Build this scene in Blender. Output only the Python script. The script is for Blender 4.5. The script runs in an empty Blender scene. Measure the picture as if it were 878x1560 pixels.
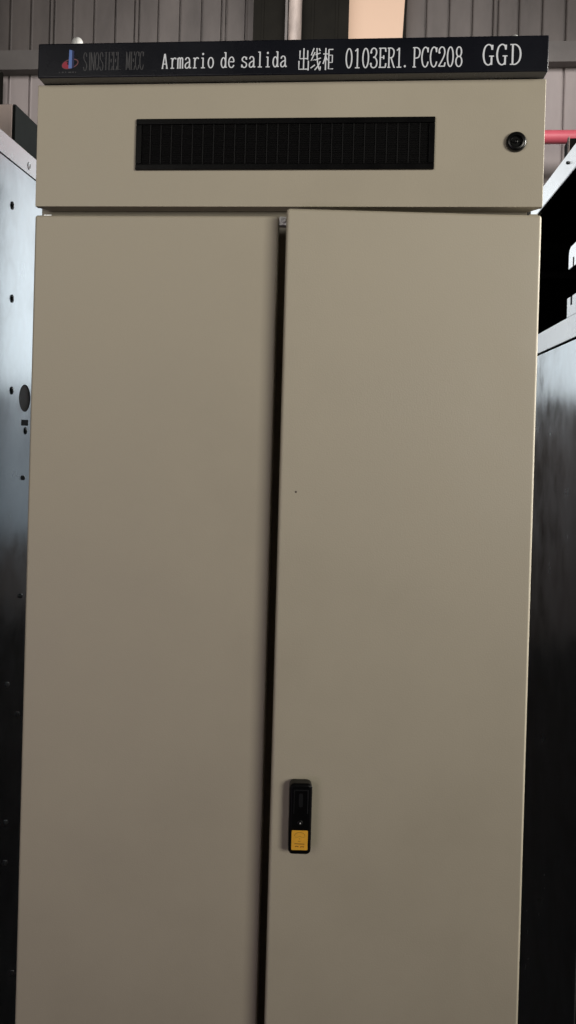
import bpy, bmesh, math, random
from mathutils import Vector, Matrix

random.seed(4)
scene = bpy.context.scene
C = scene.collection

# ------------------------------------------------------------------ camera
cam_data = bpy.data.cameras.new('camera')
cam = bpy.data.objects.new('camera', cam_data)
C.objects.link(cam)
right = Vector((0.99344821, 0.11097995, 0.02727836))
fwd = Vector((-0.11080018, 0.99381034, -0.00802048))
up = Vector((-0.02799963, 0.00494549, 0.9995957))
m = Matrix((right, up, -fwd)).transposed().to_4x4()
m.translation = Vector((0.12548, -1.54644, 1.64483))
cam.matrix_world = m
cam_data.sensor_fit = 'VERTICAL'
cam_data.sensor_height = 36
cam_data.lens = 1485.695 / 1560 * 36
cam_data.shift_x = 62.4985 / 1560
cam_data.shift_y = -108.3545 / 1560
cam_data.clip_start = 0.02
cam_data.clip_end = 100
scene.camera = cam

# ------------------------------------------------------------------ world, lamps, exposure
world = bpy.data.worlds.new('World')
scene.world = world
world.use_nodes = True
bg = world.node_tree.nodes['Background']
bg.inputs[0].default_value = (0.95, 0.97, 1.0, 1)
bg.inputs[1].default_value = 0.012
scene.view_settings.view_transform = 'Standard'
scene.view_settings.look = 'None'
scene.view_settings.exposure = 0
scene.view_settings.gamma = 1


def lamp(name, loc, target, sx, sy, power, col, spread=180):
    ld = bpy.data.lights.new(name, 'AREA')
    ld.shape = 'RECTANGLE'
    ld.size, ld.size_y = sx, sy
    ld.energy = power
    ld.color = col
    ld.spread = math.radians(spread)
    o = bpy.data.objects.new(name, ld)
    C.objects.link(o)
    o.location = loc
    o.rotation_euler = (Vector(target) - Vector(loc)).to_track_quat('-Z', 'Y').to_euler()
    return o


# bay door to the right and a little in front of the row, added fill lamps in front,
# side doorway level with the cabinet row, unseen lamps added at the rear
lamp('bay_door_light', (3.5, -4.9, 2.4), (0.1, 0, 4.4), 1.8, 1.8, 75, (1.0, 0.95, 0.85), 100)
lamp('front_fill_light', (-2.0, -4.5, 2.7), (0, 0, 3.4), 2.0, 1.4, 10, (1.0, 0.95, 0.86), 75)  # added soft fill from the left front, evens out the doors
lamp('low_front_fill', (-1.6, -3.2, 0.5), (0, 0, 0.5), 1.2, 0.8, 7.0, (0.95, 0.72, 1.0))  # added low fill, tints the bottom of the doors
lamp('side_doorway_light', (3.2, 0.42, 2.2), (0.4, 0.0, 1.9), 0.3, 1.6, 38, (1.0, 0.97, 0.9), 60)
lamp('rear_fill_light', (0.1, 6.6, 3.25), (0.0, 0.3, 2.8), 4.6, 2.5, 8.6, (0.90, 0.97, 1.0), 50)  # added unseen lamp, gives the bare side panels their bright reflection
lamp('rear_low_fill_light', (1.05, 6.6, 1.4), (-0.2, 0.3, 2.0), 3.9, 1.3, 0.34, (0.72, 0.88, 1.0), 60)  # dim added lamp, eases that reflection off lower down
lamp('wall_fill_light', (-0.2, 3.5, 5.2), (-0.2, 7, 4.4), 5.0, 0.8, 80, (1.0, 0.94, 0.92), 110)  # added lamp out of view, lights the back wall


# ------------------------------------------------------------------ materials
def material(name, base, rough=0.5, metal=0.0, bump=0.0, bump_scale=400.0, vary=0.0,
             vary_scale=3.0, rvary=0.0, stretch=(1, 1, 1), spec=0.5):
    mt = bpy.data.materials.new(name)
    mt.use_nodes = True
    nt = mt.node_tree
    p = nt.nodes['Principled BSDF']
    p.inputs['Base Color'].default_value = (*base, 1)
    p.inputs['Roughness'].default_value = rough
    p.inputs['Metallic'].default_value = metal
    p.inputs['Specular IOR Level'].default_value = spec
    tc = nt.nodes.new('ShaderNodeTexCoord')
    mp = nt.nodes.new('ShaderNodeMapping')
    mp.inputs['Scale'].default_value = stretch
    nt.links.new(tc.outputs['Object'], mp.inputs[0])
    if vary or rvary:
        n = nt.nodes.new('ShaderNodeTexNoise')
        n.inputs['Scale'].default_value = vary_scale
        n.inputs['Detail'].default_value = 6
        n.inputs['Roughness'].default_value = 0.62
        nt.links.new(mp.outputs[0], n.inputs['Vector'])
        if vary:
            r = nt.nodes.new('ShaderNodeMix')
            r.data_type = 'RGBA'
            r.inputs[6].default_value = (*[c * (1 - vary) for c in base], 1)
            r.inputs[7].default_value = (*[min(1, c * (1 + vary)) for c in base], 1)
            s = nt.nodes.new('ShaderNodeMapRange')
            s.inputs[1].default_value = 0.3
            s.inputs[2].default_value = 0.7
            nt.links.new(n.outputs[0], s.inputs[0])
            nt.links.new(s.outputs[0], r.inputs[0])
            nt.links.new(r.outputs[2], p.inputs['Base Color'])
        if rvary:
            s2 = nt.nodes.new('ShaderNodeMapRange')
            s2.inputs[1].default_value = 0.3
            s2.inputs[2].default_value = 0.7
            s2.inputs[3].default_value = max(0.03, rough - rvary)
            s2.inputs[4].default_value = rough + rvary
            nt.links.new(n.outputs[0], s2.inputs[0])
            nt.links.new(s2.outputs[0], p.inputs['Roughness'])
    if bump:
        n2 = nt.nodes.new('ShaderNodeTexNoise')
        n2.inputs['Scale'].default_value = bump_scale
        n2.inputs['Detail'].default_value = 3
        b = nt.nodes.new('ShaderNodeBump')
        b.inputs['Strength'].default_value = bump
        b.inputs['Distance'].default_value = 0.001
        nt.links.new(tc.outputs['Object'], n2.inputs['Vector'])
        nt.links.new(n2.outputs[0], b.inputs['Height'])
        nt.links.new(b.outputs[0], p.inputs['Normal'])
    return mt


PAINT = material('beige_powder_coat', (0.50, 0.4525, 0.352), 0.48, bump=0.25, bump_scale=420, vary=0.045, vary_scale=4, rvary=0.09)
_nt = PAINT.node_tree
_b = [n for n in _nt.nodes if n.type == 'BUMP'][0]
_tc = [n for n in _nt.nodes if n.type == 'TEX_COORD'][0]
_w = _nt.nodes.new('ShaderNodeTexNoise')
_w.inputs['Scale'].default_value = 3.2
_w.inputs['Detail'].default_value = 1
_b2 = _nt.nodes.new('ShaderNodeBump')
_b2.inputs['Strength'].default_value = 0.22
_b2.inputs['Distance'].default_value = 0.012
_nt.links.new(_tc.outputs['Object'], _w.inputs['Vector'])
_nt.links.new(_w.outputs[0], _b2.inputs['Height'])
_nt.links.new(_b2.outputs[0], _b.inputs['Normal'])
CARCASS = material('carcass_grey', (0.045, 0.045, 0.045), 0.65, vary=0.1)
CHIP = material('paint_chip', (0.12, 0.10, 0.08), 0.7)
INSIDE = material('dark_interior', (0.48, 0.44, 0.38), 0.8, vary=0.2)
SIGN = material('black_acrylic', (0.0068, 0.0078, 0.0125), 0.28, bump=0.08, bump_scale=300, vary=0.15, vary_scale=9, rvary=0.05, spec=0.25)
WHITE = material('white_lettering', (0.86, 0.90, 0.96), 0.5)
ZINC = material('bright_zinc', (0.85, 0.85, 0.84), 0.3, 0.35)
GREYLET = material('grey_lettering', (0.07, 0.07, 0.075), 0.4, 0.2)
BLUE = material('emblem_blue', (0.13, 0.23, 0.58), 0.4)
NAVY = material('emblem_navy', (0.012, 0.018, 0.09), 0.4)
RED = material('emblem_red', (0.36, 0.02, 0.05), 0.4)
PINKGREY = material('emblem_grey_red', (0.20, 0.07, 0.08), 0.4)
BLACK = material('black_plastic', (0.003, 0.003, 0.0033), 0.34, bump=0.1, bump_scale=900, rvary=0.06, vary_scale=30, spec=0.1)
GLOSS = material('black_gloss', (0.0045, 0.0045, 0.0045), 0.28, spec=0.3)
STEEL = material('zinc_steel', (0.62, 0.64, 0.66), 0.3, 1.0, vary=0.1, vary_scale=20)
YELLOW = material('yellow_sticker', (0.92, 0.48, 0.04), 0.45, vary=0.08, vary_scale=60)
OCHRE = material('sticker_print', (0.36, 0.15, 0.015), 0.5)
GALV = material('galvanised_sheet', (0.66, 0.73, 0.78), 0.20, 1.0, vary=0.24, vary_scale=8, rvary=0.085, bump=0.05, bump_scale=40)
GALVB = material('galvanised_frame', (0.78, 0.80, 0.82), 0.27, 1.0, vary=0.07, vary_scale=6, rvary=0.03, bump=0.01, bump_scale=40)
DARKBOX = material('black_header', (0.009, 0.011, 0.011), 0.7, vary=0.2, vary_scale=20, spec=0.1)
PINKPRIMER = material('pink_grey_primer', (0.66, 0.54, 0.505), 0.6, vary=0.1, vary_scale=12)
WALL_LO = material('cladding_lower', (0.33, 0.295, 0.285), 0.55, vary=0.18, vary_scale=2.6, stretch=(1, 1, 0.3))
WALL_UP_SHADED = material('cladding_upper_shaded', (0.098, 0.087, 0.080), 0.6, vary=0.34, vary_scale=2.6, stretch=(1, 1, 0.3))  # darker base colour carries the shade above the wall rail
BEAM = material('grey_girt', (0.115, 0.107, 0.10), 0.6, vary=0.15, vary_scale=3)
DARKCOL = material('dark_uprights', (0.008, 0.0075, 0.0055), 0.75, vary=0.25, vary_scale=3, spec=0.12)
PIPEW = material('weathered_pipe', (0.42, 0.36, 0.32), 0.45, vary=0.45, vary_scale=9, stretch=(1, 1, 0.25))
PIPER = material('red_pipe_paint', (0.64, 0.12, 0.16), 0.4, vary=0.1, vary_scale=5)
FLOOR = material('concrete', (0.05, 0.05, 0.049), 0.75, vary=0.25, vary_scale=1.2, bump=0.4, bump_scale=60)

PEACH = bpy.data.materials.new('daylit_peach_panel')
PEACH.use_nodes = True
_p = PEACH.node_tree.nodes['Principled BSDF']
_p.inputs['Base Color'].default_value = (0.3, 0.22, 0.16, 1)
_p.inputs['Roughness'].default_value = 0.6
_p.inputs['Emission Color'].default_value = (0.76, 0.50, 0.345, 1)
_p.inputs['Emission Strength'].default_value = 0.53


# ------------------------------------------------------------------ mesh helpers
def box(bm, x0, x1, y0, y1, z0, z1, mi=0):
    vs = [bm.verts.new(p) for p in ((x0, y0, z0), (x1, y0, z0), (x1, y1, z0), (x0, y1, z0),
                                    (x0, y0, z1), (x1, y0, z1), (x1, y1, z1), (x0, y1, z1))]
    for f in ((3, 2, 1, 0), (4, 5, 6, 7), (0, 1, 5, 4), (1, 2, 6, 5), (2, 3, 7, 6), (3, 0, 4, 7)):
        fc = bm.faces.new([vs[i] for i in f])
        fc.material_index = mi


def prism(bm, pts, y0, y1, mi=0):
    """pts are (x, z) counter-clockwise as seen from the front; y0 is the front."""
    a = [bm.verts.new((x, y0, z)) for x, z in pts]
    b = [bm.verts.new((x, y1, z)) for x, z in pts]
    fs = [bm.faces.new(a), bm.faces.new(b[::-1])]
    n = len(pts)
    for i in range(n):
        j = (i + 1) % n
        fs.append(bm.faces.new((a[j], a[i], b[i], b[j])))
    for f in fs:
        f.material_index = mi
    return fs


def lathe(bm, prof, seg=32, mat=None, mi=0):
    """prof: (radius, height) pairs turned about local Z; mat places it."""
    mat = mat or Matrix()
    rings = []
    for r, h in prof:
        if r < 1e-6:
            rings.append([bm.verts.new(mat @ Vector((0, 0, h)))])
        else:
            rings.append([bm.verts.new(mat @ Vector((r * math.cos(2 * math.pi * k / seg), r * math.sin(2 * math.pi * k / seg), h))) for k in range(seg)])
    for a, b in zip(rings, rings[1:]):
        for k in range(seg):
            l = (k + 1) % seg
            if len(a) == 1 and len(b) == 1:
                continue
            if len(a) == 1:
                f = bm.faces.new((a[0], b[k], b[l]))
            elif len(b) == 1:
                f = bm.faces.new((a[k], b[0], a[l]))
            else:
                f = bm.faces.new((a[k], b[k], b[l], a[l]))
            f.material_index = mi


def round_rect(x0, x1, z0, z1, r, n=6):
    pts = []
    for cx, cz, a0 in ((x1 - r, z0 + r, -90), (x1 - r, z1 - r, 0), (x0 + r, z1 - r, 90), (x0 + r, z0 + r, 180)):
        for k in range(n + 1):
            a = math.radians(a0 + 90 * k / n)
            pts.append((cx + r * math.cos(a), cz + r * math.sin(a)))
    return pts


def obj(name, bm, mats, parent=None, bevel=0.0, smooth=False, segs=2):
    bmesh.ops.recalc_face_normals(bm, faces=bm.faces)
    me = bpy.data.meshes.new(name)
    bm.to_mesh(me)
    bm.free()
    for mt in (mats if isinstance(mats, (list, tuple)) else [mats]):
        me.materials.append(mt)
    o = bpy.data.objects.new(name, me)
    C.objects.link(o)
    o.parent = parent
    if smooth:
        for p in me.polygons:
            p.use_smooth = True
        me.set_sharp_from_angle(angle=math.radians(40))
    if bevel:
        md = o.modifiers.new('bevel', 'BEVEL')
        md.width = bevel
        md.segments = segs
        md.limit_method = 'ANGLE'
        md.angle_limit = math.radians(35)
        md.harden_normals = True
        for p in me.polygons:
            p.use_smooth = True
    return o


def thing(name, label, cat, loc=(0, 0, 0), group=None):
    o = bpy.data.objects.new(name, None)
    C.objects.link(o)
    o.location = loc
    o['label'] = label
    o['category'] = cat
    if group:
        o['group'] = group
    return o


def tag(o, label, cat, group=None):
    o['label'] = label
    o['category'] = cat
    if group:
        o['group'] = group
    return o


def nb():
    return bmesh.new()


TO_FRONT = Matrix.Rotation(math.radians(90), 4, 'X')      # local +Z turned to -Y
TO_RIGHT = Matrix.Rotation(math.radians(90), 4, 'Y')      # local +Z turned to +X
TO_LEFT = Matrix.Rotation(math.radians(-90), 4, 'Y')

# ------------------------------------------------------------------ the shed behind
bm = nb()
box(bm, -14, 14, -10, 14, -0.2, 0.0)
fl = obj('floor', bm, FLOOR)
fl['kind'] = 'structure'

WY = 7.0


def cladding(x0, x1, z0, z1, y, phase):
    """profiled sheet: narrow grooves every 0.195 m, a doubled one at each sheet lap"""
    b = nb()
    prof = [(x0, y)]
    k = 0
    x = x0 + phase
    while x < x1 - 0.2:
        gs = [(0.0, 0.016)] if k % 4 else [(-0.018, 0.013), (0.022, 0.015)]
        for off, w in gs:
            a = x + off
            prof += [(a, y), (a + 0.002, y + 0.035), (a + w, y + 0.035), (a + w + 0.006, y - 0.004), (a + w + 0.016, y)]
        x += 0.195
        k += 1
    prof.append((x1, y))
    lo = [b.verts.new((px, py, z0)) for px, py in prof]
    hi = [b.verts.new((px, py, z1)) for px, py in prof]
    for i in range(len(prof) - 1):
        b.faces.new((lo[i], lo[i + 1], hi[i + 1], hi[i]))
    # a back skin gives the sheet its thickness
    c = [b.verts.new(p) for p in ((x0, y + 0.06, z0), (x1, y + 0.06, z0), (x1, y + 0.06, z1), (x0, y + 0.06, z1))]
    b.faces.new(c[::-1])
    b.faces.new((lo[0], hi[0], c[3], c[0]))
    b.faces.new((hi[-1], lo[-1], c[1], c[2]))
    return b


wall = thing('cladding_wall', 'grey ribbed metal cladding wall rising behind the cabinets', 'wall', (0, WY, 0))
b = cladding(-9, 9, 0.0, 4.92, 0.0, 0.055)
obj('lower_sheet', b, WALL_LO, wall)
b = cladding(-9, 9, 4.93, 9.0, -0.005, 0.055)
obj('upper_sheet', b, WALL_UP_SHADED, wall)

bm = nb()
box(bm, -9, 9, -0.006, 0.0, -0.085, 0.085)
box(bm, -9, 9, 0.0, 0.14, 0.078, 0.085)
box(bm, -9, 9, 0.0, 0.14, -0.085, -0.078)
beam = obj('wall_girt', bm, BEAM)
beam.location = (0, WY - 0.15, 4.90)
tag(beam, 'grey steel rail running level across the ribbed back wall', 'beam')

col = thing('dark_upright', 'dark ribbed upright behind the middle of the black header sign', 'column', (-0.36, WY - 0.35, 0))
bm = nb()
box(bm, -0.47, 0.33, -0.02, 0.0, 0, 9)  # broad dark slab, extended to the left
obj('flange', bm, DARKCOL, col)
bm = nb()
box(bm, -0.33, 0.33, 0.16, 0.18, 0, 9)
obj('flange', bm, DARKCOL, col)
bm = nb()
box(bm, -0.012, 0.012, 0.0, 0.16, 0, 9)
obj('web', bm, DARKCOL, col)
for ox in (-0.40, -0.2, 0.02, 0.22):
    bm = nb()
    box(bm, ox, ox + 0.02, -0.032, -0.02, 0, 9)
    obj('raised_rib', bm, DARKCOL, col)

bm = nb()
box(bm, -3.5, -3.075, -0.02, 0.0, 0, 4.78)
box(bm, -3.3, -3.28, 0.0, 0.09, 0, 4.78)
o = obj('wall_post', bm, DARKCOL)
o.location = (0, WY - 0.16, 0)
tag(o, 'dark post under the wall rail, left of the beige cabinet', 'post')

dp = thing('vertical_pipe', 'pale rust-streaked vertical pipe rising behind the black header sign', 'pipe', (-0.47, WY - 0.47, 0))
bm = nb()
lathe(bm, [(0.0, 0), (0.055, 0), (0.055, 9), (0.0, 9)], 24)
obj('tube', bm, PIPEW, dp, smooth=True)
bm = nb()
box(bm, -0.082, -0.062, -0.01, 0.03, 0, 9)
obj('conduit', bm, BEAM, dp)

lt = thing('daylight_panel', 'flat peach coloured panel glowing on the back wall above the black sign', 'panel', (0.2, WY - 0.2, 0))
bm = nb()
prism(bm, [(-0.245, 4.6), (0.205, 4.6), (0.275, 6.4), (-0.245, 6.4)], 0, 0.03)
obj('sheet', bm, PEACH, lt)
bm = nb()
box(bm, -0.265, -0.247, -0.006, 0.036, 4.6, 6.4)
prism(bm, [(0.208, 4.6), (0.226, 4.6), (0.296, 6.4), (0.278, 6.4)], -0.006, 0.036)
obj('frame', bm, DARKCOL, lt)

rp = thing('red_pipe', 'horizontal red pipe on the back wall, right of the beige cabinet', 'pipe', (0, WY - 0.5, 0))
bm = nb()
mt_ = Matrix.Translation((0.6, 0, 4.08)) @ TO_RIGHT
lathe(bm, [(0, 0), (0.056, 0), (0.056, 7.4), (0, 7.4)], 28, mt_)
obj('tube', bm, PIPER, rp, smooth=True)
for px in (1.15, 3.2, 5.2):
    bm = nb()
    box(bm, px, px + 0.03, 0.05, 0.5, 4.055, 4.095)
    obj('bracket', bm, BEAM, rp)

# ------------------------------------------------------------------ bare metal cabinet on the left
LX = -0.542
lc = thing('switchgear_cabinet', 'bare galvanised metal cabinet standing left of the beige cabinet', 'cabinet', (LX, 0, 0))


def plate_with_hole(b, y0, y1, z0, z1, cy, cz, ry, rz, half, x, th):
    """flat plate in the YZ plane facing +X with an elliptical opening"""
    def quad(a, c, d, e):
        b.faces.new([b.verts.new((x, *q)) for q in (a, c, d, e)])
    quad((y0, z0), (y1, z0), (y1, cz - half), (y0, cz - half))
    quad((y0, cz + half), (y1, cz + half), (y1, z1), (y0, z1))
    quad((y0, cz - half), (cy - half, cz - half), (cy - half, cz + half), (y0, cz + half))
    quad((cy + half, cz - half), (y1, cz - half), (y1, cz + half), (cy + half, cz + half))
    n = 40
    out, inn, bk = [], [], []
    for k in range(n):
        a = 2 * math.pi * k / n + math.pi / 4
        c, s = math.cos(a), math.sin(a)
        q = half / max(abs(c), abs(s))
        out.append(b.verts.new((x, cy + q * c, cz + q * s)))
        inn.append(b.verts.new((x, cy + ry * c, cz + rz * s)))
        bk.append(b.verts.new((x - th, cy + ry * c, cz + rz * s)))
    for k in range(n):
        l = (k + 1) % n
        b.faces.new((out[k], out[l], inn[l], inn[k]))
        b.faces.new((inn[k], inn[l], bk[l], bk[k]))
    # outer edges
    for (a, c) in (((y0, z0), (y1, z0)), ((y1, z0), (y1, z1)), ((y1, z1), (y0, z1)), ((y0, z1), (y0, z0))):
        b.faces.new([b.verts.new(q) for q in ((x, *a), (x, *c), (x - th, *c), (x - th, *a))])


bm = nb()
plate_with_hole(bm, 0.0, 0.80, 0.05, 2.1495, 0.3645, 1.703, 0.034, 0.0275, 0.042, 0.0, 0.002)
obj('side_panel', bm, GALV, lc)
bm = nb()
box(bm, -0.03, 0.001, 0.0, 0.80, 2.1515, 2.1935)
obj('top_rail', bm, GALVB, lc, bevel=0.0012)
bm = nb()
box(bm, -0.75, -0.004, 0.004, 0.796, 0.0, 2.148)
o = obj('cabinet_body', bm, GALVB, lc)
bm = nb()
box(bm, -0.74, -0.032, 0.02, 0.78, 2.1485, 2.185)
obj('roof', bm, GALVB, lc)
bm = nb()
box(bm, -0.748, -0.003, -0.018, 0.0, 0.1, 2.146)
obj('door', bm, PAINT, lc, bevel=0.004, segs=3)
# a grey plate shows through the round opening
bm = nb()
lathe(bm, [(0.0, 0.0), (0.0345, 0.0), (0.0345, -0.001), (0.0, -0.001)], 32, Matrix.Translation((-0.0018, 0.3645, 1.703)) @ TO_RIGHT)
obj('inner_plate', bm, material('grey_inner_plate', (0.82, 0.78, 0.75), 0.7, vary=0.1), lc)
bm = nb()
ys, zs = 0.368, 1.6535
box(bm, -0.001, 0.0009, ys - 0.019, ys + 0.019, zs - 0.006, zs + 0.006)
obj('slot', bm, material('slot_black', (0.004, 0.004, 0.005), 0.7), lc, bevel=0.0008)


def bolt(x, y, z, r, parent, face, washer=True, name='bolt'):
    b = nb()
    mt = Matrix.Translation((x, y, z)) @ face
    if washer:
        lathe(b, [(r * 0.9, 0.0), (r * 0.88, 0.0010), (r * 0.5, 0.0014), (r * 0.46, 0.0008)], 24, mt, 1)
        lathe(b, [(r * 0.46, 0.0006), (r * 0.44, 0.0020), (r * 0.3, 0.0030), (0, 0.0033)], 18, mt, 0)
    else:
        lathe(b, [(r, 0.0), (r * 0.95, 0.0025), (r * 0.5, 0.004), (0, 0.0042)], 16, mt, 0)
    return obj(name, b, [ZINC, BLACK], parent, smooth=True)


for y, z, r, w in ((0.266, 2.069, 0.0088, 1), (0.277, 1.892, 0.0088, 1), (0.288, 1.715, 0.0088, 1), (0.373, 1.637, 0.0082, 1),
                   (0.3645, 1.542, 0.005, 0), (0.367, 1.302, 0.005, 0), (0.3035, 1.138, 0.005, 0), (0.369, 1.061, 0.005, 0),
                   (0.316, 0.861, 0.005, 0), (0.318, 0.78, 0.005, 0), (0.377, 0.528, 0.005, 0), (0.262, 1.538, 0.0088, 1)):
    if (y, z) != (0.262, 1.538):
        bolt(0.0003, y, z, r, lc, TO_RIGHT, w)
bm = nb()
lathe(bm, [(0.0078, 0.0), (0.0076, 0.0008), (0.0055, 0.0012), (0.0042, 0.0005), (0, 0.0005)], 20, Matrix.Translation((0.001, 0.3524, 2.1684)) @ TO_RIGHT)
obj('bolt', bm, GALVB, lc, smooth=True)
bm = nb()
box(bm, -0.32, -0.0075, 0.273, 0.62, 2.1945, 2.2655)
o = obj('header_box', bm, PINKPRIMER, lc, bevel=0.001)
bm = nb()
box(bm, -0.0065, -0.001, 0.2735, 0.62, 2.1945, 2.2655)
obj('header_plate', bm, DARKBOX, o, bevel=0.0006)

# ------------------------------------------------------------------ open frame cabinet on the right
RX = 0.517
rc = thing('switchgear_cabinet', 'half assembled galvanised cabinet with open black upper bay, right of the beige cabinet', 'cabinet', (RX, 0, 0))
bm = nb()
box(bm, 0.0, 0.004, 0.14, 0.90, 2.1565, 2.2015)
box(bm, 0.0, 0.010, 0.14, 0.90, 2.1545, 2.1565)
obj('top_rail', bm, GALVB, rc, bevel=0.0012)
bm = nb()
box(bm, 0.0, 0.006, 0.14, 0.90, 1.836, 1.8795)
obj('middle_rail', bm, GALVB, rc, bevel=0.0012)
bm = nb()
box(bm, 0.0, 0.003, 0.14, 0.90, 0.05, 1.8315)
obj('side_panel', bm, GALV, rc, bevel=0.001)
for (px0, py0) in ((0.004, 0.866), (0.72, 0.866), (0.72, 0.145)):
    bm = nb()
    box(bm, px0, px0 + 0.03, py0, py0 + 0.03, 0.0, 2.15)
    obj('frame_post', bm, INSIDE, rc)
bm = nb()
for f in (((0.006, 0.898, 0.02), (0.752, 0.898, 0.02), (0.752, 0.898, 2.199), (0.006, 0.898, 2.199)),
          ((0.752, 0.898, 0.02), (0.752, 0.142, 0.02), (0.752, 0.142, 2.199), (0.752, 0.898, 2.199)),
          ((0.006, 0.898, 2.199), (0.752, 0.898, 2.199), (0.752, 0.142, 2.199), (0.006, 0.142, 2.199)),
          ((0.752, 0.142, 0.02), (0.006, 0.142, 0.02), (0.006, 0.142, 2.199), (0.752, 0.142, 2.199)),
          ((0.006, 0.142, 1.81), (0.752, 0.142, 1.81), (0.752, 0.898, 1.81), (0.006, 0.898, 1.81))):
    bm.faces.new([bm.verts.new(q) for q in f])
bmesh.ops.remove_doubles(bm, verts=bm.verts, dist=1e-5)
lining = obj('inner_lining', bm, material('black_lining', (0.006, 0.006, 0.006), 0.7, spec=0.2), rc)
bm = nb()
box(bm, 0.004, 0.75, 0.122, 0.1395, 0.1, 2.146)
obj('door', bm, PAINT, rc, bevel=0.004, segs=3)
sd = lining.modifiers.new('thickness', 'SOLIDIFY')
sd.thickness = 0.002
sd.offset = 0
for cb in ((0.04, 0.7, 0.850, 0.857, 2.035, 2.05), (0.32, 0.7, 0.5, 0.505, 2.095, 2.099)):
    bm = nb()
    box(bm, *cb)
    obj('cross_bar', bm, material('dark_bar', (0.05, 0.05, 0.052), 0.5, 0.5), rc)


def bracket(pts, name='bracket'):
    """pts are (y, z) outline on the cabinet's side plane"""
    b = nb()
    a = [b.verts.new((0.0, y, z)) for y, z in pts]
    c = [b.verts.new((0.003, y, z)) for y, z in pts]
    b.faces.new(a)
    b.faces.new(c[::-1])
    for i in range(len(pts)):
        j = (i + 1) % len(pts)
        b.faces.new((a[j], a[i], c[i], c[j]))
    return obj(name, b, GALVB, rc, bevel=0.0006)


bracket([(0.36, 1.9705), (0.36, 1.999), (0.3555, 2.0065), (0.346, 2.0115), (0.30, 2.0125), (0.20, 2.0125), (0.20, 1.970),
         (0.3125, 1.970), (0.3125, 1.9875), (0.3235, 1.9875), (0.3235, 1.9705)])
bracket([(0.3625, 1.8795), (0.3635, 1.9165), (0.3345, 1.9165), (0.3340, 1.900), (0.3195, 1.900), (0.3195, 1.9165),
         (0.20, 1.9165), (0.20, 1.8797)])
bm = nb()
box(bm, 0.0032, 0.40, 0.402, 0.45, 2.2025, 2.2325)
o = obj('header_plate', bm, DARKBOX, rc, bevel=0.001)
bm = nb()
box(bm, 0.0012, 0.0030, 0.398, 0.412, 2.2025, 2.2345)
obj('end_cap', bm, PINKPRIMER, o)
o = bolt(-0.0002, 0.392, 2.182, 0.0032, rc, TO_LEFT, 0)
o.data.materials[0] = GALV

# ------------------------------------------------------------------ the beige cabinet
cab = thing('electrical_cabinet', 'tall beige two-door electrical cabinet with black header sign and vent grille', 'cabinet')

# carcass: side walls, back, roof, floor and the front frame set behind the doors
bm = nb()
box(bm, -0.392, -0.386, 0.045, 0.60, 0.0, 2.19)
box(bm, 0.386, 0.392, 0.045, 0.60, 0.0, 2.19)
box(bm, -0.3915, -0.3865, 0.0235, 0.0448, 0.1, 1.985)  # edge strips on both sides, added to stop lamp light leaking in
box(bm, 0.3865, 0.3915, 0.0235, 0.0448, 0.1, 1.985)
box(bm, -0.386, 0.386, 0.594, 0.60, 0.0, 2.19)
box(bm, -0.386, 0.386, 0.045, 0.594, 2.184, 2.19)
box(bm, -0.386, 0.386, 0.045, 0.594, 0.10, 0.106)
box(bm, -0.396, 0.396, 0.0, 0.043, 0.0, 0.095)
obj('cabinet_body', bm, CARCASS, cab, bevel=0.0015)
bm = nb()
box(bm, -0.407, 0.385, 0.040, 0.044, 1.989, 2.18)
box(bm, -0.385, -0.355, 0.040, 0.044, 0.10, 1.975)
box(bm, 0.355, 0.385, 0.040, 0.044, 0.10, 1.975)
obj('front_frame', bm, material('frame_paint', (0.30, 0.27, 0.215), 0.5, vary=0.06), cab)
bm = nb()
box(bm, -0.354, 0.354, 0.060, 0.066, 0.11, 2.10)
obj('inner_lining', bm, INSIDE, cab)

# upper panel: folded sheet, its bottom flange mitred at both ends
bm = nb()
PX0, PX1, PZ0, PZ1 = -0.4055, 0.4015, 2.0055, 2.2028
box(bm, PX0, PX1, 0.0, 0.014, PZ0, PZ1)
v = [bm.verts.new(p) for p in ((PX0 + 0.001, 0.0142, PZ0 + 0.0005), (PX1 - 0.001, 0.0142, PZ0 + 0.0005), (PX1 - 0.015, 0.037, PZ0 + 0.0005), (PX0 + 0.015, 0.037, PZ0 + 0.0005),
                               (PX0 + 0.001, 0.0142, PZ0 + 0.0025), (PX1 - 0.001, 0.0142, PZ0 + 0.0025), (PX1 - 0.015, 0.037, PZ0 + 0.0025), (PX0 + 0.015, 0.037, PZ0 + 0.0025))]
for f in ((3, 2, 1, 0), (4, 5, 6, 7), (0, 1, 5, 4), (1, 2, 6, 5), (2, 3, 7, 6), (3, 0, 4, 7)):
    bm.faces.new([v[i] for i in f])
obj('upper_panel', bm, PAINT, cab, bevel=0.0022, segs=3)

# doors: folded pans
DZ0, DZ1 = 0.10, 1.9917


def door_pan(b, x0, x1, th=0.022):
    box(b, x0, x1, 0.0, th, DZ0, DZ1)


bm = nb()
door_pan(bm, -0.4055, -0.0058)
o = obj('door', bm, PAINT, cab, bevel=0.0045, segs=4)
o['label'] = 'closed left-hand door, plain'

HX, ANG = 0.4015, math.radians(6.55)          # right door stands ajar on its right-hand hinge
DW = 0.3936
bm = nb()
door_pan(bm, -DW, 0.0)
lathe(bm, [(0.0018, 0.0), (0.0012, 0.0003), (0, 0.0003)], 9, Matrix.Translation((-0.368, -0.0001, 1.5545)) @ TO_FRONT, 1)
o = obj('door', bm, [PAINT, CHIP], cab, bevel=0.0048, segs=4)
o.location = (HX, 0, 0.0015)
o.rotation_euler = (0, 0, ANG)
o['label'] = 'right-hand door standing slightly ajar, with handle'

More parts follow.
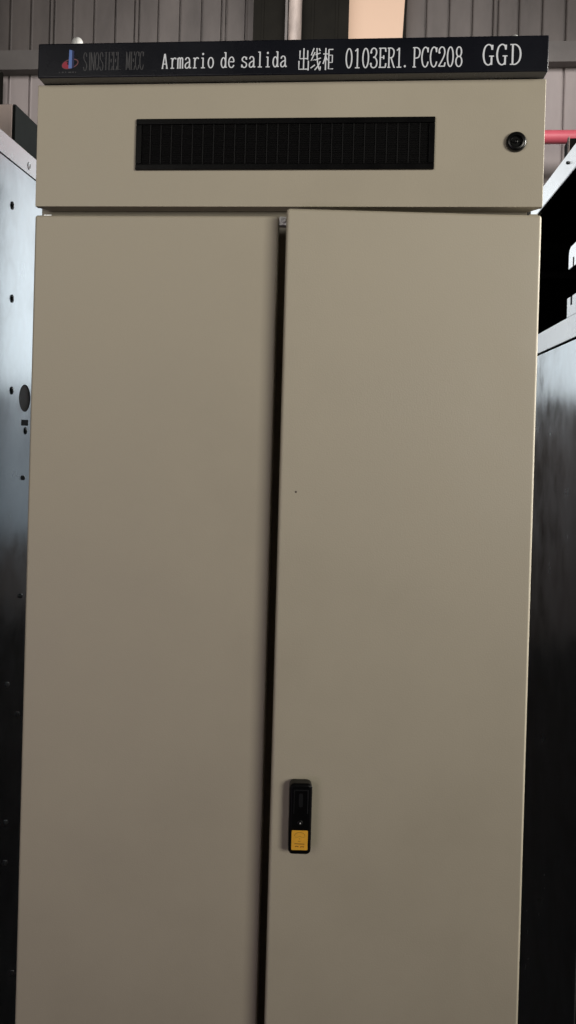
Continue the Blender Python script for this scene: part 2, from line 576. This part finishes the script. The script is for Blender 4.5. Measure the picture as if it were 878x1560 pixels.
# bright steel keeper in the top of the gap
bm = nb()
box(bm, -0.0052, 0.0140, 0.002, 0.020, 1.9765, 1.9905)
lathe(bm, [(0.0045, 0), (0.004, 0.0025), (0.0015, 0.003), (0, 0.0015)], 14, Matrix.Translation((0.002, 0.002, 1.984)) @ TO_FRONT)
obj('latch_keeper', bm, material('keeper_zinc', (0.75, 0.74, 0.71), 0.35, 0.2, vary=0.4, vary_scale=300), cab, bevel=0.0015)
bm = nb()
box(bm, -0.40, -0.386, 0.026, 0.0395, 1.9945, 1.9985)
obj('hinge', bm, STEEL, cab, bevel=0.001)
bm = nb()
box(bm, 0.386, 0.399, 0.024, 0.0395, 1.990, 2.0)
obj('hinge', bm, PAINT, cab, bevel=0.001)

# domed bolts on the roof, just over the sign
for bx, bz, br in ((-0.3600, 2.3041, 0.0098), (0.3612, 2.2955, 0.0060)):
    bm = nb()
    lathe(bm, [(br * 1.25, 2.19), (br * 1.25, bz - br * 1.6), (br, bz - br * 1.5)] + [(br * math.cos(a), bz - br + br * math.sin(a)) for a in [math.radians(q) for q in (0, 15, 30, 45, 60, 75)]] + [(0, bz)],
          28, Matrix.Translation((bx, 0.06, 0)))
    obj('lifting_bolt', bm, ZINC, cab, smooth=True)

# header sign
SY = -0.030
bm = nb()
prism(bm, round_rect(-0.3965, 0.3985, 2.2035, 2.2582, 0.0022, 3), SY, 0.02)
sign = obj('header_sign', bm, SIGN, cab, bevel=0.0022, segs=3)


# --- lettering drawn as ribbons, one small step apart so none share a plane
def smooth_pts(pts, n=7, closed=False):
    out = []
    P = pts
    N = len(P)
    rng = N if closed else N - 1
    for i in range(rng):
        p1, p2 = P[i % N], P[(i + 1) % N]
        p0 = P[(i - 1) % N] if closed or i > 0 else p1
        p3 = P[(i + 2) % N] if closed or i + 2 < N else p2
        for k in range(n):
            t = k / n
            out.append(tuple(0.5 * (2 * p1[j] + (p2[j] - p0[j]) * t + (2 * p0[j] - 5 * p1[j] + 4 * p2[j] - p3[j]) * t * t
                                    + (3 * p1[j] - p0[j] - 3 * p2[j] + p3[j]) * t ** 3) for j in (0, 1)))
    out.append(P[0] if closed else P[-1])
    return out


class Pen:
    def __init__(self, y):
        self.b, self.y, self.k = nb(), y, 0

    def ribbon(self, pts, wv, wh, mi=0):
        """broad-nib ribbon: wv is the weight of upright strokes, wh of level ones"""
        self.k += 1
        y0 = self.y - 0.00012 - 0.000004 * (self.k % 60)
        n = len(pts)
        L, Rr = [], []
        closed = n > 3 and math.dist(pts[0], pts[-1]) < 1e-7
        for i, (x, z) in enumerate(pts):
            if closed:
                a = pts[i - 1] if i > 0 else pts[-2]
                c = pts[i + 1] if i < n - 1 else pts[1]
            else:
                a, c = pts[max(0, i - 1)], pts[min(n - 1, i + 1)]
            d = Vector((c[0] - a[0], c[1] - a[1]))
            if d.length < 1e-9:
                d = Vector((1, 0))
            d.normalize()
            w = (wv * abs(d.y) + wh * abs(d.x)) / (abs(d.x) + abs(d.y)) / 2
            nx, nz = -d.y * w, d.x * w
            L.append((x + nx, z + nz))
            Rr.append((x - nx, z - nz))
        for i in range(n - 1):
            q = [self.b.verts.new((p[0], y0, p[1])) for p in (L[i], Rr[i], Rr[i + 1], L[i + 1])]
            f = self.b.faces.new(q)
            f.material_index = mi
        loop = L + Rr[::-1]
        for i in range(len(loop)):
            p, q = loop[i], loop[(i + 1) % len(loop)]
            if math.dist(p, q) < 1e-9:
                continue
            f = self.b.faces.new([self.b.verts.new(t) for t in ((p[0], y0, p[1]), (q[0], y0, q[1]), (q[0], self.y + 0.0001, q[1]), (p[0], self.y + 0.0001, p[1]))])
            f.material_index = mi

    def dot(self, x, z, rx, rz, mi=0):
        pts = [(x + rx * math.cos(2 * math.pi * k / 14), z + rz * math.sin(2 * math.pi * k / 14)) for k in range(14)]
        self.k += 1
        prism(self.b, pts, self.y - 0.00012 - 0.000004 * (self.k % 60), self.y + 0.0001, mi)

    def glyph(self, ch, x, z, w, h, wv, wh, mi=0):
        """x is the glyph's centre, z its baseline"""
        for s in GLYPHS[ch]:
            kind, pts = s[0], s[1]
            q = [(x + (px - 0.5) * w, z + pz * h) for px, pz in pts]
            if kind == 'L':
                self.ribbon(q, wv, wh, mi)
            elif kind == 'C':
                self.ribbon(smooth_pts(q), wv, wh, mi)
            elif kind == 'O':
                self.ribbon(smooth_pts(q, 6, True), wv, wh, mi)
            elif kind == 'D':
                self.dot(q[0][0], q[0][1], wv * 0.75, wv * 0.85, mi)


def ell(cx, cz, rx, rz, n=12):
    return [(cx + rx * math.cos(2 * math.pi * k / n), cz + rz * math.sin(2 * math.pi * k / n)) for k in range(n)]


GLYPHS = {
    'A': [('L', [(0.12, 0), (0.48, 0.98)]), ('L', [(0.88, 0), (0.52, 0.98)]), ('L', [(0.24, 0.3), (0.76, 0.3)]), ('L', [(0.0, 0.01), (0.27, 0.01)]), ('L', [(0.7, 0.01), (1, 0.01)])],
    'r': [('L', [(0.38, 0), (0.38, 0.68)]), ('L', [(0.1, 0.01), (0.7, 0.01)]), ('L', [(0.1, 0.655), (0.38, 0.665)]), ('C', [(0.38, 0.42), (0.5, 0.6), (0.72, 0.69), (0.92, 0.66), (0.95, 0.6)])],
    'm': [('L', [(0.14, 0), (0.14, 0.68)]), ('L', [(0.52, 0), (0.52, 0.6)]), ('L', [(0.9, 0), (0.9, 0.6)]), ('C', [(0.14, 0.56), (0.3, 0.69), (0.46, 0.68), (0.52, 0.58)]), ('C', [(0.52, 0.56), (0.68, 0.69), (0.84, 0.68), (0.9, 0.58)]),
          ('L', [(0.0, 0.01), (0.27, 0.01)]), ('L', [(0.4, 0.01), (0.64, 0.01)]), ('L', [(0.78, 0.01), (1.03, 0.01)])],
    'a': [('C', [(0.1, 0.54), (0.22, 0.67), (0.5, 0.7), (0.72, 0.6), (0.76, 0.42), (0.76, 0.14), (0.84, 0.01), (1.02, 0.05)]), ('C', [(0.76, 0.42), (0.42, 0.37), (0.1, 0.24), (0.12, 0.05), (0.36, 0.0), (0.62, 0.07), (0.76, 0.2)])],
    'i': [('L', [(0.52, 0), (0.52, 0.68)]), ('L', [(0.2, 0.01), (0.85, 0.01)]), ('L', [(0.24, 0.655), (0.52, 0.665)]), ('D', [(0.5, 0.93)])],
    'o': [('O', ell(0.5, 0.345, 0.40, 0.34))],
    'd': [('O', ell(0.42, 0.33, 0.34, 0.33)), ('L', [(0.78, 0.0), (0.78, 1.02)]), ('L', [(0.52, 0.995), (0.78, 1.0)]), ('L', [(0.78, 0.02), (1.0, 0.03)])],
    'e': [('C', [(0.12, 0.385), (0.5, 0.385), (0.88, 0.385), (0.86, 0.55), (0.7, 0.67), (0.48, 0.69), (0.22, 0.59), (0.1, 0.36), (0.2, 0.1), (0.5, 0.0), (0.78, 0.05), (0.92, 0.17)])],
    's': [('C', [(0.82, 0.52), (0.7, 0.66), (0.42, 0.69), (0.18, 0.58), (0.22, 0.44), (0.5, 0.36), (0.8, 0.27), (0.86, 0.12), (0.64, 0.0), (0.34, 0.01), (0.12, 0.15)]), ('L', [(0.82, 0.5), (0.83, 0.68)]), ('L', [(0.11, 0.19), (0.11, 0.0)])],
    'l': [('L', [(0.52, 0), (0.52, 1.02)]), ('L', [(0.2, 0.01), (0.86, 0.01)]), ('L', [(0.22, 0.99), (0.52, 1.0)])],
    '0': [('O', ell(0.5, 0.5, 0.38, 0.49))],
    '1': [('L', [(0.54, 0), (0.54, 0.99)]), ('L', [(0.22, 0.86), (0.38, 0.91), (0.54, 0.99)]), ('L', [(0.22, 0.01), (0.86, 0.01)])],
    '2': [('C', [(0.1, 0.70), (0.14, 0.88), (0.42, 1.0), (0.74, 0.94), (0.86, 0.74), (0.72, 0.5), (0.36, 0.22), (0.06, 0.02)]), ('L', [(0.06, 0.03), (0.88, 0.03)]), ('L', [(0.84, 0.02), (0.93, 0.22)]), ('D', [(0.14, 0.72)])],
    '3': [('C', [(0.1, 0.8), (0.2, 0.93), (0.48, 1.0), (0.78, 0.92), (0.84, 0.74), (0.68, 0.58), (0.4, 0.53)]), ('C', [(0.4, 0.53), (0.72, 0.49), (0.92, 0.3), (0.82, 0.08), (0.48, 0.0), (0.18, 0.06), (0.08, 0.2)]), ('D', [(0.12, 0.78)]), ('D', [(0.1, 0.2)])],
    '8': [('O', ell(0.5, 0.745, 0.33, 0.245, 10)), ('O', ell(0.5, 0.26, 0.39, 0.26, 10))],
    'E': [('L', [(0.22, 0), (0.22, 1)]), ('L', [(0.02, 0.985), (0.9, 0.985)]), ('L', [(0.02, 0.015), (0.93, 0.015)]), ('L', [(0.22, 0.52), (0.68, 0.52)]), ('L', [(0.9, 1.0), (0.95, 0.8)]), ('L', [(0.9, 0.0), (0.99, 0.22)]), ('L', [(0.68, 0.43), (0.68, 0.62)])],
    'R': [('L', [(0.22, 0), (0.22, 1)]), ('C', [(0.02, 0.985), (0.22, 0.985), (0.56, 0.98), (0.84, 0.88), (0.88, 0.72), (0.74, 0.55), (0.48, 0.5), (0.22, 0.5)]), ('L', [(0.5, 0.5), (0.92, 0.01)]), ('L', [(0.03, 0.01), (0.42, 0.01)]), ('L', [(0.88, 0.01), (1.05, 0.01)])],
    'P': [('L', [(0.24, 0), (0.24, 1)]), ('C', [(0.02, 0.985), (0.24, 0.985), (0.6, 0.98), (0.9, 0.88), (0.96, 0.70), (0.82, 0.52), (0.52, 0.46), (0.24, 0.46)]), ('L', [(0.02, 0.01), (0.48, 0.01)])],
    'C': [('C', [(0.9, 0.76), (0.82, 0.92), (0.54, 1.0), (0.24, 0.86), (0.1, 0.5), (0.24, 0.14), (0.54, 0.0), (0.8, 0.08), (0.94, 0.27)]), ('L', [(0.9, 0.74), (0.92, 0.98)])],
    'G': [('C', [(0.84, 0.76), (0.76, 0.93), (0.5, 1.0), (0.22, 0.86), (0.1, 0.5), (0.22, 0.14), (0.48, 0.0), (0.7, 0.04), (0.8, 0.14)]), ('L', [(0.84, 0.74), (0.86, 0.98)]), ('L', [(0.8, 0.0), (0.8, 0.42)]), ('L', [(0.58, 0.43), (1.0, 0.43)])],
    'D': [('L', [(0.24, 0), (0.24, 1)]), ('C', [(0.02, 0.985), (0.24, 0.985), (0.54, 0.97), (0.82, 0.8), (0.92, 0.5), (0.82, 0.2), (0.52, 0.025), (0.24, 0.015), (0.02, 0.015)])],
    '.': [('D', [(0.3, 0.055)])],
    'S': [('C', [(0.82, 0.76), (0.7, 0.94), (0.42, 0.99), (0.16, 0.83), (0.22, 0.62), (0.5, 0.5), (0.8, 0.36), (0.86, 0.16), (0.62, 0.0), (0.32, 0.01), (0.1, 0.2)])],
    'I': [('L', [(0.5, 0), (0.5, 1)])],
    'N': [('L', [(0.14, 0), (0.14, 1)]), ('L', [(0.14, 1), (0.86, 0)]), ('L', [(0.86, 0), (0.86, 1)])],
    'O': [('O', ell(0.5, 0.5, 0.38, 0.49))],
    'T': [('L', [(0.5, 0), (0.5, 1)]), ('L', [(0.05, 0.98), (0.95, 0.98)])],
    'L': [('L', [(0.2, 0), (0.2, 1)]), ('L', [(0.2, 0.02), (0.9, 0.02)])],
    'M': [('L', [(0.08, 0), (0.12, 1)]), ('L', [(0.12, 1), (0.5, 0.1)]), ('L', [(0.5, 0.1), (0.88, 1)]), ('L', [(0.88, 1), (0.92, 0)])],
    '出': [('L', [(0.5, 0.06), (0.5, 1)]), ('L', [(0.12, 0.9), (0.12, 0.53), (0.88, 0.53)]), ('L', [(0.88, 0.9), (0.88, 0.48)]), ('L', [(0.04, 0.43), (0.04, 0.05), (0.96, 0.05)]), ('L', [(0.96, 0.43), (0.96, -0.01)])],
    '线': [('L', [(0.32, 1), (0.06, 0.68), (0.3, 0.68)]), ('L', [(0.42, 0.82), (0.05, 0.42), (0.42, 0.48)]), ('L', [(0.02, 0.09), (0.44, 0.24)]), ('L', [(0.47, 0.7), (0.96, 0.78)]), ('L', [(0.45, 0.46), (1.0, 0.55)]),
          ('C', [(0.6, 1), (0.63, 0.6), (0.74, 0.22), (0.92, 0.0), (0.97, 0.17)]), ('C', [(0.95, 0.4), (0.75, 0.2), (0.42, 0.01)]), ('L', [(0.8, 0.99), (0.93, 0.87)])],
    '柜': [('L', [(0.02, 0.73), (0.48, 0.73)]), ('L', [(0.27, 1), (0.27, 0)]), ('C', [(0.26, 0.7), (0.16, 0.48), (0.02, 0.28)]), ('L', [(0.27, 0.62), (0.44, 0.44)]), ('L', [(0.55, 0.93), (1.0, 0.93)]), ('L', [(0.57, 0.93), (0.57, 0.05), (1.02, 0.05)]),
          ('L', [(0.57, 0.67), (0.92, 0.67), (0.92, 0.34), (0.57, 0.34)])],
}


def sxx(px):
    # gentle perspective: piecewise between measured points
    T = [(58, -0.3974), (92, -0.3596), (126, -0.3238), (220, -0.2235), (247, -0.1950), (437, 0.0022), (527, 0.0941), (705, 0.2707), (795, 0.3583), (837, 0.3985)]
    for (a, u), (c, w) in zip(T, T[1:]):
        if px <= c:
            return u + (w - u) * (px - a) / (c - a)
    return T[-1][1]


pen = Pen(SY)
for ch, px in zip('Armariodesalida', (251.6, 264.3, 275.2, 287.2, 298.8, 310.2, 322.2, 342.2, 353.4, 373.2, 385, 396.6, 408.5, 420.7, 432.4)):
    pen.glyph(ch, sxx(px), 2.2157, 0.0098, 0.0235, 0.0021, 0.0015)
for ch, px in zip('出线柜', (463.0, 481.2, 499.8)):
    pen.glyph(ch, sxx(px), 2.2098, 0.0158, 0.0340, 0.0019, 0.0016)
for ch, px in zip('0103ER1.PCC208', (531.6, 544.2, 557.3, 570, 583, 596.3, 608.3, 620, 635, 648, 661, 674, 686.6, 699.6)):
    pen.glyph(ch, sxx(px), 2.2122, 0.0112, 0.0302, 0.0021, 0.0016)
for ch, px in zip('GGD', (744.3, 765, 786.3)):
    pen.glyph(ch, sxx(px), 2.2140, 0.0172, 0.0308, 0.0027, 0.0017)
obj('lettering', pen.b, WHITE, sign)

pen = Pen(SY)
x = 130.5
for ch in 'SINOSTEEL MECC':
    if ch != ' ':
        pen.glyph(ch, sxx(x), 2.2145, 0.0068, 0.0285, 0.0014, 0.0003)  # glint of the uprights put into grey and stroke weight, level strokes thinned
    x += 4.6 if ch == 'I' else 6.75
obj('maker_lettering', pen.b, GREYLET, sign)

pen = Pen(SY)
ex, ez = sxx(107.2), 2.2252
tilt = math.radians(16)
ring = []
for k in range(25):
    a = 2 * math.pi * k / 24
    u, w = 0.0133 * math.cos(a), 0.0068 * math.sin(a)
    ring.append((ex + u * math.cos(tilt) - w * math.sin(tilt), ez + u * math.sin(tilt) + w * math.cos(tilt)))
ring[-1] = ring[0]
pen.ribbon(ring, 0.0013, 0.0016, 3)
cres = [ring[k % 24] for k in range(8, 20)]
inner = [(ex + (p[0] - ex) * 0.35 - 0.0005, ez + (p[1] - ez) * 0.35 + 0.001) for p in cres]
pen.k += 1
prism(pen.b, cres + inner[::-1], SY - 0.00038, SY + 0.0001, 2)
bx0, bxm, bx1 = sxx(104.8), sxx(110.0), sxx(113.2)
prism(pen.b, [(bx0, 2.2180), (bxm, 2.2180), (bxm, 2.2466), (bx0 + 0.001, 2.2476)], SY - 0.0006, SY + 0.0001, 0)
prism(pen.b, [(bxm + 0.0002, 2.2180), (bx1, 2.2195), (bx1, 2.2455), (bxm + 0.0002, 2.2466)], SY - 0.0005, SY + 0.0001, 1)
for k, px in enumerate((91, 96, 100.5, 106, 108.5, 112, 116)):
    pen.dot(sxx(px), 2.2118 + 0.0002 * (k % 3), 0.0009 + 0.0005 * (k % 2), 0.0009, 4)
obj('emblem', pen.b, [BLUE, NAVY, RED, PINKGREY, GREYLET], sign)

# vent grille
VX0, VX1, VZ0, VZ1 = -0.2395, 0.2345, 2.0632, 2.1450
bm = nb()
bw = 0.0095
for (a, c, d, e) in ((VX0, VX1, VZ1 - bw, VZ1), (VX0, VX1, VZ0, VZ0 + bw), (VX0, VX0 + bw, VZ0 + bw, VZ1 - bw), (VX1 - bw, VX1, VZ0 + bw, VZ1 - bw)):
    box(bm, a, c, -0.0055, -0.0003, d, e)
grille = obj('vent_grille', bm, BLACK, cab, bevel=0.0012)
bm = nb()
x = VX0 + bw + 0.0140
while x < VX1 - bw - 0.004:
    box(bm, x - 0.0007, x + 0.0007, -0.0036, -0.0004, VZ0 + bw - 0.0005, VZ1 - bw + 0.0005)
    x += 0.0171
obj('grille_bar', bm, material('grille_bar_black', (0.008, 0.008, 0.0085), 0.5, spec=0.2), grille)['kind'] = 'stuff'
bm = nb()
z = VZ0 + bw + 0.002
while z < VZ1 - bw - 0.001:
    v = [bm.verts.new(p) for p in ((VX0 + bw, -0.0030, z), (VX1 - bw, -0.0030, z), (VX1 - bw, -0.0012, z + 0.0021), (VX0 + bw, -0.0012, z + 0.0021))]
    bm.faces.new(v)
    v = [bm.verts.new(p) for p in ((VX0 + bw, -0.0028, z - 0.0006), (VX1 - bw, -0.0028, z - 0.0006), (VX1 - bw, -0.0030, z), (VX0 + bw, -0.0030, z))]
    bm.faces.new(v)
    z += 0.0036
box(bm, VX0 + bw, VX1 - bw, -0.0009, -0.0003, VZ0 + bw, VZ1 - bw)
obj('louvre', bm, material('louvre_black', (0.0035, 0.0035, 0.0037), 0.55, spec=0.15), grille)

# cam lock on the upper panel
bm = nb()
mt = Matrix.Translation((0.3583, -0.0002, 2.1052)) @ TO_FRONT
lathe(bm, [(0.0155, 0), (0.0155, 0.004), (0.0145, 0.0072), (0.0125, 0.0088), (0.0095, 0.0090), (0.0085, 0.0080), (0.0080, 0.0035), (0, 0.0035)], 40, mt)
lock = obj('cam_lock', bm, GLOSS, cab, smooth=True)
bm = nb()
lathe(bm, [(0.0028, 0.0036), (0.0028, 0.0075), (0.002, 0.008), (0, 0.008)], 18, mt)
box(bm, 0.3583 - 0.0062, 0.3583 + 0.0062, -0.0062, -0.0038, 2.1052 - 0.0011, 2.1052 + 0.0011)
obj('key_pin', bm, GLOSS, lock, smooth=True)

# swing handle on the ajar door (built in the door's own frame)
HM = Matrix.Translation((HX, 0, 0)) @ Matrix.Rotation(ANG, 4, 'Z')
hx0, hx1, hz0, hz1 = -0.3660, -0.3315, 1.0045, 1.1130


def place(o):
    o.matrix_local = HM
    return o


bm = nb()
prism(bm, round_rect(hx0, hx1, hz0, hz1, 0.007, 6), -0.0245, -0.0002)
handle = place(obj('door_handle', bm, BLACK, cab, bevel=0.0045, segs=4))
bm = nb()
# raised lip round the finger well
wx0, wx1, wz0, wz1 = hx0 + 0.006, hx1 - 0.006, 1.0675, 1.1025
for (a, c, d, e) in ((wx0, wx1, wz1, wz1 + 0.0016), (wx0, wx0 + 0.0016, wz0, wz1), (wx1 - 0.0016, wx1, wz0, wz1)):
    box(bm, a, c, -0.0258, -0.0244, d, e)
prism(bm, round_rect(wx0 + 0.008, wx1 - 0.008, wz0 + 0.010, wz1 - 0.004, 0.003, 4), -0.0256, -0.0244)
obj('finger_grip', bm, material('grip_black', (0.008, 0.0085, 0.0095), 0.4, spec=0.25), handle, bevel=0.0005)
bm = nb()
lathe(bm, [(0.0042, 0.0), (0.0042, 0.0008), (0.003, 0.0012), (0, 0.0006)], 18, Matrix.Translation(((hx0 + hx1) / 2, -0.0244, 1.053)) @ TO_FRONT)
obj('key_socket', bm, GLOSS, handle, smooth=True)
bm = nb()
lathe(bm, [(0.0012, 0.0), (0.0011, 0.0006), (0, 0.0009)], 12, Matrix.Translation(((hx0 + hx1) / 2, -0.0249, 1.053)) @ TO_FRONT)
obj('key_pin', bm, material('pin_white', (0.7, 0.7, 0.7), 0.4), handle, smooth=True)
bm = nb()
lx0, lx1, lz0, lz1 = hx0 + 0.0045, hx1 - 0.0052, 1.012, 1.042
prism(bm, round_rect(lx0, lx1, lz0, lz1, 0.0012, 3), -0.0249, -0.0244)
obj('warning_sticker', bm, YELLOW, handle)
pen = Pen(-0.0249)
cx, w = (lx0 + lx1) / 2, lx1 - lx0
pen.ribbon(smooth_pts([(cx - 0.32 * w, 1.0335), (cx - 0.28 * w, 1.0363), (cx - 0.12 * w, 1.0387), (cx + 0.1 * w, 1.0388), (cx + 0.27 * w, 1.0367), (cx + 0.32 * w, 1.0333)]), 0.0006, 0.0006)
pen.ribbon(smooth_pts([(cx - 0.30 * w, 1.0321), (cx - 0.12 * w, 1.0317), (cx, 1.0331), (cx + 0.14 * w, 1.0319), (cx + 0.30 * w, 1.0317)]), 0.0004, 0.0004)
pen.ribbon([(cx - 0.03 * w, 1.0300), (cx + 0.02 * w, 1.0285)], 0.0006, 0.0006)
pen.ribbon([(cx - 0.09 * w, 1.0255), (cx + 0.06 * w, 1.0255)], 0.0007, 0.0007)
pen.ribbon([(cx - 0.31 * w, 1.0217), (cx + 0.3 * w, 1.0213)], 0.0018, 0.0012)
for k, (u, zz) in enumerate(((-0.24, 1.0173), (-0.16, 1.0177), (-0.09, 1.0172), (0.08, 1.0170), (0.16, 1.0174), (0.24, 1.0170))):
    pen.ribbon([(cx + (u - 0.03) * w, zz), (cx + (u + 0.035) * w, zz + 0.0004)], 0.0013, 0.0013)
    pen.ribbon([(cx + u * w, zz - 0.001), (cx + (u + 0.01) * w, zz + 0.0012)], 0.0006, 0.0006)
obj('sticker_print', pen.b, OCHRE, handle)
